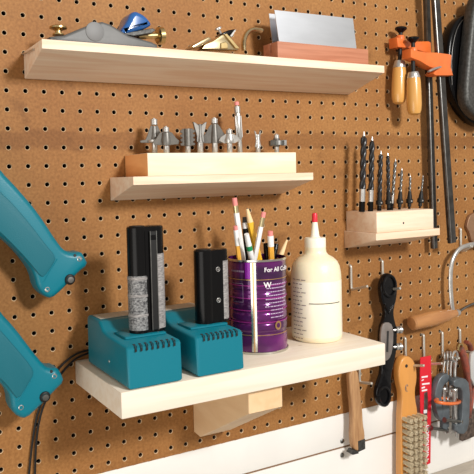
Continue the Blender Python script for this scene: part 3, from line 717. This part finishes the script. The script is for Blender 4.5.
drill([(-45, 262), (-45, 250), (0, 312), (15, 328), (30, 348), (44, 365.5), (50, 368), (57, 367.5), (61, 373), (64, 381.5), (55, 390), (46, 400), (38, 407.5), (26, 418.5), (18, 417), (10.5, 409.5), (9.5, 396), (4, 387), (-8, 375), (-45, 345)],
      [(-45, 276), (0, 330), (15, 347), (31, 366), (34, 374), (27, 385), (18, 400), (12, 392), (6, 384), (-8, 371), (-45, 338)],
      (45, 396.8), [(54.5, 376), (21, 407.5)], (51.5, 371.5), 'teal cordless drill grip hanging at the left, the lower of two', [(31, 380), (24, 391), (18, 401)])

# ------------------------------------------------------------------ peg hooks
def hook_mesh(drop=.038, prong=.040, tilt=.006):
    bm = B(); pts = [V(0, .004, 0), V(0, -.001, .0008), V(0, -.0032, -.001), V(0, -.0034, -.006), V(0, -.0034, -drop * .5), V(0, -.0034, -drop + .004), V(0, -.005, -drop), V(0, -.010, -drop + .0004), V(0, -prong, -drop + tilt)]
    tube(bm, spline(pts, 4), .0024, 10); lathe(bm, [(.0024, 0), (.0016, .001), (.0003, .0013)], V(0, -prong, -drop + tilt), V(0, -1, .15), 10)
    return bm
hook_specs = [((349.5, 266), .0405, .044, .010, 'bare zinc peg hook left of the black spokeshave'),
              ((381, 261), .053, .046, .009, 'zinc peg hook carrying the black spokeshave'),
              ((404, 338), .050, .047, .009, 'zinc peg hook holding the wire brush'),
              ((422.3, 335), .054, .046, .010, 'zinc peg hook passing through the red card'),
              ((441, 332.5), .045, .042, .004, 'zinc peg hook carrying the bundle of wrenches'),
              ((458.5, 329.5), .042, .042, .004, 'zinc peg hook carrying the worn red pliers at right'),
              ((358, 362), .035, .034, .005, 'zinc peg hook holding the old wooden scraper under the thick shelf'),
              ((459.2, 229), .042, .030, .010, 'zinc peg hook the coping saw frame hangs from')]
for (u, v), dr, pg, ti, lab in hook_specs:
    o = obj('peg_hook', hook_mesh(dr, pg, ti), M['zinc']); p = aY(u, v, 0)
    # hooks sit in real peg holes: snap to the nearest hole
    gx = round(p.x / P) * P; o.location = (p.x, 0, p.z); tag(o, lab, 'hook', 'zinc peg hooks')

# ------------------------------------------------------------------ spokeshave
t = thing('spokeshave', 'glossy black spokeshave hanging upright right of the thick shelf', 'spokeshave', aY(387, 345, -.025))
yS = -.030
ou = [(380.5, 285), (381.5, 298), (385.5, 311), (384.5, 320), (381, 328), (380.5, 345), (381, 360), (382.5, 372), (379, 382), (376.5, 391), (376.5, 399), (380, 405.5), (385, 408), (389.5, 405), (391.8, 397), (391.8, 386), (391.5, 376), (394.5, 362), (397, 350), (397.5, 330), (394, 317), (394, 309), (397, 298), (397.6, 286), (395, 277.5), (389.5, 272.5), (384, 275.5)]
bm = B(); pillow(bm, poly(ou, yS), yS - .001, yS + .010, .0035, 4); obj('body', bm, M['japan'], t, 60)
for (cu_, cv, rx, rz) in ((389.2, 286, 6.2, 10.5), (384, 396, 5.6, 9)):
    bm = B(); pp = [aY(cu_ + rx * math.cos(a), cv + rz * math.sin(a), yS - .0015) for a in [2 * PI * i / 28 for i in range(28)]]
    tube(bm, pp, .0030, 8, closed=True); obj('handle_rim', bm, M['japan'], t)
bm = B(); tube(bm, [aY(384.5, 304, yS - .001), aY(388.5, 313, yS - .001), aY(394, 304, yS - .001)], .0020, 8); obj('handle_rib', bm, M['japan'], t)
bm = B(); prism(bm, smooth_poly(poly([(384, 322.5), (391, 322.5), (393.8, 329), (393.5, 345), (391.5, 356), (387, 361.5), (382.5, 360), (381, 350), (381, 330)], yS - .004)), V(0, .0045, 0), .0015, 2); capi = obj('cap_iron', bm, mat('cap_iron_grey', (.33, .29, .27), .4, .5, var=.3, vscale=60), t)
bm = B(); prism(bm, poly([(387.2, 331), (389, 331), (388.2, 352), (386.4, 352)], yS - .0046), V(0, .0006, 0)); obj('cap_groove', bm, M['inkblack'], capi)
for (u, v) in ((396.5, 329.5), (396.5, 346.5)):
    p0 = aY(u - 4, v + .5, yS + .002); p1 = aY(u + 6.5, v, yS - .006); d = (p1 - p0)
    L_ = d.length; bm = B(); lathe(bm, [(.0030, 0), (.0030, L_ * .35), (.0062, L_ * .36), (.0068, L_ * .50), (.0050, L_ * .52), (.0058, L_ * .6), (.0072, L_ * .66), (.0072, L_ * .84), (.0040, L_ * .88), (.0030, L_ * 1.0)], p0, d, 20); obj('thumbscrew', bm, M['steel'], t)

# ------------------------------------------------------------------ old scraper
t = thing('scraper', 'old wooden handled scraper with small hooked blade under the thick shelf', 'scraper', aY(362, 410, -.022))
yK = -.024
bm = B(); pillow(bm, poly([(349.5, 371), (358, 369), (360, 382), (361.3, 396), (363, 410), (363.6, 424), (365.5, 434), (365, 442), (361, 452), (354.5, 450.5), (353, 443), (352.4, 434), (353, 424), (352.5, 408), (351, 392)], yK), yK, yK + .012, .0035, 4); obj('handle', bm, M['oldwood'], t, 50)
bm = B(); prism(bm, poly([(358.5, 441.5), (365.3, 439), (365.5, 449), (359, 452)], yK - .0015), V(0, .013, 0), .0005, 1); prism(bm, poly([(350.5, 453.5), (353, 450), (358.5, 451), (359, 453.5), (353, 455)], yK - .0015), V(0, .012, 0), .0004, 1); obj('blade', bm, M['castgrey'], t)

# ------------------------------------------------------------------ bar clamps
def tbar(bm, a, b, w, th):
    d = (b - a).normalized(); s = V(1, 0, 0); s = (s - d * s.dot(d)).normalized(); n = V(0, 1, 0)
    pts = [a - s * w / 2, a + s * w / 2, b + s * w / 2, b - s * w / 2]
    prism(bm, pts, n * th, .0006, 1)
def bar_clamp(label, y, top, bot, arm, knuckle, padp, fer, hand, w, head_extra=None):
    t = thing('bar_clamp', label, 'clamp', aY(*bot, y), 'two bar clamps')
    bm = B(); a = aY(*top, y); b = aY(*bot, y); d = (a - b).normalized(); tbar(bm, b, a + d * .06, w, .007); obj('bar', bm, M['bartool'], t)
    s = V(-1, 0, 0); bm = B(); off = V(-w / 2 + .0012, -.0012, 0); tube(bm, [b + off, a + d * .06 + off], .0012, 6); obj('bar_edge', bm, M['darksteel'], t)
    bm = B(); prism(bm, poly(arm, y - .010), V(0, .022, 0), .0022, 2)
    k0, k1, kr = knuckle; p0 = aY(*k0, y); p1 = aY(*k1, y); dd = p1 - p0; lathe(bm, [(kr * .9, 0), (kr, dd.length * .1), (kr, dd.length * .9), (kr * .9, dd.length)], p0, dd, 20); obj('clamp_arm', bm, M['orange'], t)
    q0 = aY(*padp, y); f0 = aY(*fer[0], y); f1 = aY(*fer[1], y); h1 = aY(*hand, y)
    bm = B(); tube(bm, [q0, f0], .0036, 12); obj('screw', bm, M['rubber'], t)
    ax = (q0 - f0).normalized()
    bm = B(); lathe(bm, [(.004, -.006), (.007, -.003), (.0105, 0), (.0108, .0025), (.009, .004), (.006, .0045)], q0, ax, 22); obj('swivel_pad', bm, M['japan'], t)
    bm = B(); L_ = (f1 - f0).length; lathe(bm, [(.0085, 0), (.0095, L_ * .2), (.0115, L_ * .9), (.0112, L_)], f0, f1 - f0, 22); obj('ferrule', bm, M['steel'], t)
    bm = B(); L_ = (h1 - f1).length; R_ = .0125
    lathe(bm, [(R_ * .9, 0), (R_ * .97, L_ * .1), (R_ * 1.03, L_ * .4), (R_ * 1.05, L_ * .7), (R_ * .97, L_ * .86), (R_ * .8, L_ * .95), (R_ * .45, L_ * .99), (R_ * .1, L_)], f1, h1 - f1, 24); obj('handle', bm, M['handle'], t)
    if head_extra: head_extra(t)
    return t
def clamp_slot(t):
    bm = B(); p0 = aY(428.5, 71.5, -.060); p1 = aY(440.5, 67, -.060)
    tube(bm, spline([p0, (p0 + p1) / 2 + V(0, 0, .001), p1], 4), [.003, .0035, .0038, .004, .004, .0042, .004, .0035, .003][:9], 10, flat=.6); obj('release_lever', bm, M['steel'], t)
bar_clamp('orange bar clamp nearer the wall, with the left and higher wooden handle', -.022, (428, 0), (435.5, 248.5),
    [(397, 37), (404, 38.5), (410, 41.5), (420, 41.2), (429, 41), (431.5, 42.5), (432, 53), (424, 52), (412, 48.5), (398, 47)],
    ((399.5, 48), (400.3, 36), .0078), (400.8, 29.5), ((399.6, 61), (399.3, 68)), (398.6, 104.5), .0125)
bar_clamp('orange bar clamp in front, with the right and lower wooden handle and long arm', -.046, (437, 0), (453.5, 243),
    [(411, 48.5), (417, 50.5), (426, 52), (438, 52.4), (450, 54), (452, 55), (451.3, 67), (453.6, 75.5), (436, 75.5), (433.5, 73.5), (437, 69), (430, 67), (420, 61), (411, 57.5)],
    ((412.8, 59), (413, 48), .0078), (413, 39.5), ((413.2, 72), (413.6, 78)), (414.5, 115.5), .0165, clamp_slot)

# ------------------------------------------------------------------ big black tool at the upper right
t = thing('metal_case', 'large black rounded metal case hanging at the upper right edge', 'case', aY(470, 100, -.02))
o1 = [(448, 60), (449.5, 40), (454, 25), (462, 15), (474, 11.5), (492, 16), (502, 40), (504, 80), (500, 115), (488, 128), (474, 124), (463, 113), (455, 98), (450, 82)]
bm = B(); prism(bm, smooth_poly(poly(o1, -.024), 2), V(0, .023, 0), .006, 3); obj('outer_shell', bm, M['black'], t, 50)
bm = B(); pp = [aY(452 + 0, 85, -.0255), aY(451.5, 60, -.0255), aY(453.5, 42, -.0255), aY(458, 27, -.0255), aY(465, 18.5, -.0255), aY(476, 15, -.0255)]; tube(bm, spline(pp, 6), .0009, 8); obj('rim_bead', bm, M['bartool'], t)
o2 = [(474.5, 8), (478, -6), (500, -6), (514, 40), (510, 100), (494, 123), (483, 121), (472, 112), (466.5, 101), (466.5, 82), (469.5, 50), (472.5, 20)]
bm = B(); prism(bm, smooth_poly(poly(o2, -.050), 1), V(0, .0255, 0), .007, 3); obj('inner_body', bm, M['castgrey'], t, 50)

# ------------------------------------------------------------------ coping saw
t = thing('coping_saw', 'coping saw with a turned wooden handle and bent steel frame at right', 'saw', aY(450, 300, -.02))
yC = -.022
bm = B(); p0 = aY(411.0, 323.5, yC); p1 = aY(455.5, 313, yC); L_ = (p1 - p0).length
lathe(bm, [(.003, 0), (.0105, .001), (.0132, .004), (.0134, .010), (.0134, L_ * .2), (.0142, L_ * .4), (.0136, L_ * .6), (.0112, L_ * .78), (.0085, L_ * .92), (.0070, L_)], p0, p1 - p0, 28); obj('handle', bm, M['handle2'], t)
bm = B(); lathe(bm, [(.0074, 0), (.0066, .008), (.005, .010)], p1, p1 - p0, 20); obj('ferrule', bm, M['steel'], t)
bm = B(); tube(bm, spline([p1, aY(460, 311, yC), aY(467, 306.5, yC), aY(480, 302, yC), aY(520, 296, yC)], 6), .0024, 8); obj('blade_arm', bm, M['darksteel'], t)
bm = B(); tube(bm, spline([aY(453, 312, yC), aY(451.5, 300, yC), aY(450.5, 280, yC), aY(452, 262, yC), aY(458, 250.5, yC), aY(466, 246, yC), aY(480, 243.5, yC), aY(530, 240, yC)], 8), .0046, 10, flat=.75, side=V(1, 0, 0)); obj('frame', bm, M['steel'], t)

# small bracket at right edge
bm = B(); prism(bm, smooth_poly(poly([(468, 222), (470, 216), (474, 213), (482, 212), (482, 245), (472, 243), (470, 232), (467, 228)], -.008)), V(0, .0075, 0), .001, 1)
tag(obj('brown_bracket', bm, M['brownmetal']), 'small brown metal bracket at the right edge above the saw frame', 'bracket')

# ------------------------------------------------------------------ wire brush
yW = -.024
t = thing('wire_brush', 'wooden wire brush with brass bristles hanging head down', 'wire brush', aY(405, 420, yW))
br = [(399, 374), (400, 364), (403.5, 357.5), (409, 356), (414, 360), (417, 368), (417.5, 380), (415.5, 390), (416, 400), (418, 410), (418.5, 422), (418.5, 510), (401.5, 510), (401.5, 418), (402.5, 404), (402.5, 393), (400, 384)]
bm = B(); pillow(bm, poly(br, yW), yW, yW + .016, .0035, 4); obj('handle', bm, M['brushwood'], t, 50)
bm = B(); a = aY(406.5, 366, yW - .0004); lathe(bm, [(.0032, 0), (.003, .0004)], a, V(0, -1, 0), 14); obj('hanging_hole', bm, M['inkblack'], t)
bm = B(); q = aY(407, 387, yW - .0003)
for k in range(3):
    tube(bm, [q + V(math.cos(a) * (.0022 + .0012 * k), 0, math.sin(a) * (.0045 + .001 * k) - .001 * k) for a in [.6 * k + PI * 1.3 * i / 8 for i in range(9)]], .0004, 5)
obj('stamped_mark', bm, M['inkfaint'], t)
# bristle tufts: rows down the head, four tufts across
na = aY(407, 418, yW); nb = aY(421, 418, yW); rowstep = .0115
for i in range(11):
    for j in range(4):
        bx = na.x - .009 + (nb.x - na.x) * j / 3; bz_ = na.z + .001 - i * rowstep
        bm = B(); rr = random.Random(i * 5 + j)
        for k in range(22):
            a_ = 2 * PI * k / 7; q_ = .0034 * math.sqrt((k + .5) / 22)
            x = bx + q_ * math.cos(a_ * 2.7); z = bz_ + q_ * math.sin(a_ * 2.7)
            e = V(x * 1 + (x - bx) * .35 + rr.uniform(-.0006, .0006), yW - .019 - rr.uniform(0, .0012), z + (z - bz_) * .35 + rr.uniform(-.0006, .0006))
            tube(bm, [V(x, yW + .0005, z), e], .00078, 4)
        obj('bristle_tuft', bm, M['bristle'], t)

# ------------------------------------------------------------------ red card with blade
yR = -.022
t = thing('blade_card', 'narrow red card with white lettering hanging beside the wire brush', 'blade pack', aY(424, 460, yR))
rc = [(420.5, 357.5), (431, 355.5), (431.5, 380), (431, 420), (430.5, 463), (425, 466), (421, 466), (420.5, 420), (420, 380)]
bm = B(); prism(bm, poly(rc, yR), V(0, .0012, 0)); obj('card', bm, M['red'], t)
bm = B(); prism(bm, poly([(424.5, 393), (427.5, 391.5), (428, 398), (427, 424), (424, 424)], yR - .0012), V(0, .001, 0), .0002, 1); obj('saw_blade', bm, M['darksteel'], t)
bm = B(); o = aY(428.6, 460, yR - .0003); o2_ = aY(428.8, 404, yR - .0003)
du = (o2_ - o).normalized(); dn = V(-1, 0, 0); dn = (dn - du * dn.dot(du)).normalized()
text_to(bm, 'Nicholson', .0175, lambda v: o + du * v.x * .93 + dn * v.y - V(0, .0002, 0), .0004)
for (u0, v0, ln, w_) in ((421.6, 376.5, 6.2, 1.6), (421.6, 380, 2.2, 1.2), (422, 383.5, 7.6, 1.6), (421.6, 387.3, 3.4, 1.6), (421.8, 390, 5.4, 1.6)):
    b3 = B(); b3.faces.new([b3.verts.new(aY(u, v, yR - .0004)) for u, v in ((u0, v0), (u0 + ln, v0 - 1), (u0 + ln, v0 - 1 + w_), (u0, v0 + w_))]); obj('printed_line', b3, M['ink'], t)
b3 = B(); b3.faces.new([b3.verts.new(aY(u, v, yR - .0016)) for u, v in ((423.7, 410), (427, 409.5), (427, 413), (423.7, 413.5))]); obj('white_patch', b3, M['ink'], t)
obj('white_lettering', bm, M['ink'], t)

# ------------------------------------------------------------------ wrenches
wl = ['leftmost thin steel wrench of the bundle', 'second thin steel wrench of the bundle', 'third steel wrench of the bundle', 'largest steel wrench at the right of the bundle']
for i, (u, v, bu, bv, rr, y) in enumerate(((444.5, 356.5, 440.5, 396, .0068, -.016), (447.5, 356, 446, 392, .0070, -.021), (450.8, 356, 449.5, 396, .0072, -.027), (455, 356.5, 453.0, 428, .0090, -.034))):
    p = aY(u, v, y); q = aY(bu, bv, y)
    t = thing('wrench', wl[i] + ' hanging above the clamps', 'wrench', p, 'bundle of wrenches')
    tw = .7 if i < 3 else .2; ex = V(math.cos(tw), math.sin(tw), 0)
    bm = B(); tube(bm, [p + ex * math.cos(a) * rr + V(0, 0, 1) * math.sin(a) * rr * 1.05 for a in [2 * PI * k / 24 for k in range(24)]], .0024, 8, closed=True); obj('ring_end', bm, M['steel'], t)
    bm = B(); d = (q - p).normalized(); st = p + d * (rr + .001); w0 = .0046 if i < 3 else .0060
    tube(bm, [st, st + d * .006, st + d * .012, q], [w0, w0 * .8, w0 * .62, w0 * .62], 10, flat=.55); obj('shaft', bm, M['steel'], t)
    e = q; sd = V(1, 0, 0)
    bm = B(); tube(bm, [e + V(.003, 0, -.010), e + V(.005, 0, -.006), e + V(.003, 0, -.0015), e + V(0, 0, 0), e + V(-.003, 0, -.0015), e + V(-.005, 0, -.006), e + V(-.003, 0, -.010)], .0019, 8); obj('open_jaw', bm, M['steel'], t)

# ------------------------------------------------------------------ C clamps
def c_clamp(label, path, y, r, screw, tbar_, m='bluegrey'):
    t = thing('c_clamp', label, 'clamp', aY(*path[0], y), 'two C clamps')
    bm = B(); pillow(bm, poly(path, y), y - .007, y + .007, .0022, 3); obj('frame', bm, M[m], t)
    s0, s1 = aY(*screw[0], y), aY(*screw[1], y)
    bm = B(); tube(bm, [s0, s1], .0033, 10); lathe(bm, [(.006, 0), (.0072, .002), (.0060, .007)], s0, s1 - s0, 16); obj('screw', bm, M['steel'], t)
    bm = B(); lathe(bm, [(.0062, 0), (.0072, .001), (.0072, .011), (.006, .012)], s0 + (s1 - s0) * .72, s1 - s0, 16); obj('threaded_boss', bm, M[m], t)
    a, b = aY(*tbar_[0], y - .004), aY(*tbar_[1], y - .004)
    bm = B(); tube(bm, [a, a * .98 + b * .02, a * .02 + b * .98, b], [.0052, .0030, .0030, .0052], 10); obj('tommy_bar', bm, M['darksteel'], t)
c_clamp('blue grey C clamp at the left of the pair below the wrenches', [(447, 373), (440.5, 373.5), (435.5, 380), (432.5, 392), (433.5, 408), (437.5, 420), (447, 422), (448, 416), (442.5, 413), (439.5, 405), (438.8, 394), (441, 384), (447, 380.5)], -.026, .0062, ((443.5, 387), (445.5, 433)), ((431, 428), (447, 430.5)))
c_clamp('blue grey C clamp at the right of the pair below the wrenches', [(451, 378.5), (461.5, 376.5), (467.5, 383.5), (467, 420), (463.5, 433), (454.5, 433), (454, 424.5), (459.5, 422), (460.5, 392), (457.5, 386.5), (451, 386.5)], -.040, .0066, ((454, 388), (456.5, 437)), ((444.5, 420), (461, 421.5)))
bm = B(); pp = [aY(447.5 + 12 * math.cos(a), 401 + 2.6 * math.sin(a) - .05 * 12 * math.cos(a) * -1, -.040 + .018 * math.sin(a + PI)) for a in [2 * PI * i / 32 for i in range(32)]]
tube(bm, pp, .0032, 10, closed=True); tag(obj('orange_ring', bm, M['orange']), 'orange red ring around the two C clamps', 'ring')
# extra link block between the clamps
bm = B(); prism(bm, poly([(443.5, 404), (449.5, 403), (450, 420), (447.5, 430), (443, 428.5)], -.034), V(0, .008, 0), .001, 2)
tag(obj('steel_bar', bm, M['bluegrey']), 'short dark grey metal bar between the two C clamps', 'bar')

# ------------------------------------------------------------------ red pliers / snips
t = thing('pliers', 'worn red handled snips with rusty dark jaws at the right edge', 'snips', aY(465, 400, -.034))
bm = B(); tube(bm, spline([aY(459.5, 347, -.03), aY(462, 352, -.032), aY(465, 362, -.034), aY(467.5, 376, -.034), aY(468, 392, -.034), aY(468, 408, -.032), aY(468, 416, -.03)], 5), [.008] + [.0095] * 28 + [.008] * 2, 12, flat=.7); obj('handle', bm, M['rust'], t)
bm = B(); tube(bm, spline([aY(466, 342, -.024), aY(470, 346, -.024), aY(472, 360, -.024), aY(472.5, 380, -.024), aY(471, 400, -.026), aY(469, 416, -.028)], 5), .006, 12, flat=.7); obj('handle', bm, M['rust'], t)
bm = B(); cpt = aY(460.3, 347.5, -.034); tube(bm, [cpt + V(math.cos(a) * .0052, 0, math.sin(a) * .0068) for a in [2 * PI * i / 20 for i in range(20)]], .0022, 8, closed=True); obj('end_loop', bm, M['brass'], t)
bm = B(); prism(bm, poly([(463, 441.5), (463.5, 424), (466.5, 414), (472, 411), (480, 409), (486, 420), (484, 434), (474, 437)], -.036), V(0, .010, 0), .0015, 2); obj('jaws', bm, M['rustdark'], t)
bm = B(); prism(bm, smooth_poly(poly([(470.5, 356), (474, 351), (484, 350), (486, 386), (471.5, 386)], -.045)), V(0, .006, 0), .0012, 2)
tag(obj('pale_plate', bm, M['paleplate']), 'pale grey metal plate at the right edge in front of the red handles', 'plate')

# ------------------------------------------------------------------ screws in the white boards
for i, (u, v, lab) in enumerate(((342, 441, 'grey screw head in the white board, the upper of two'), (342, 455, 'grey screw head in the white board, the lower of two'))):
    bm = B(); lathe(bm, [(.0042, 0), (.0040, .0012), (.0026, .0022), (.0005, .0024)], aY(u, v, 0) + V(0, -.0001, 0), V(0, -1, 0), 16); box(bm, *(lambda p: (p.x - .0036, p.x + .0036, -.0027, -.0016, p.z - .0005, p.z + .0005))(aY(u, v, 0)))
    tag(obj('wall_screw', bm, M['darksteel']), lab, 'screw', 'screws in the white board')

# ------------------------------------------------------------------ light
w = bpy.data.worlds.new('room_light'); scn.world = w; w.use_nodes = True
bg = w.node_tree.nodes['Background']; bg.inputs[0].default_value = (1, .90, .78, 1); bg.inputs[1].default_value = .48
def area(name, loc, target, size, power, col):
    l = bpy.data.lights.new(name, 'AREA'); l.shape = 'DISK'; l.size = size; l.energy = power; l.color = col
    o = bpy.data.objects.new(name, l); COL.objects.link(o); o.location = loc
    o.rotation_euler = (Vector(target) - Vector(loc)).to_track_quat('-Z', 'Y').to_euler()
area('key_lamp', (.62, -1.95, H0 + .66), (.45, 0, H0 - .2), .34, 46, (1, .98, .95))
area('left_fill', (-1.7, -1.5, H0 - .75), (.35, 0, H0 - .1), 1.8, 20, (1, .96, .90))  # unseen fill added low at left to lift left faces and shelf undersides
vs = scn.view_settings
vs.view_transform = 'Standard'; vs.look = 'None'; vs.exposure = 0; vs.gamma = 1; vs.use_curve_mapping = False
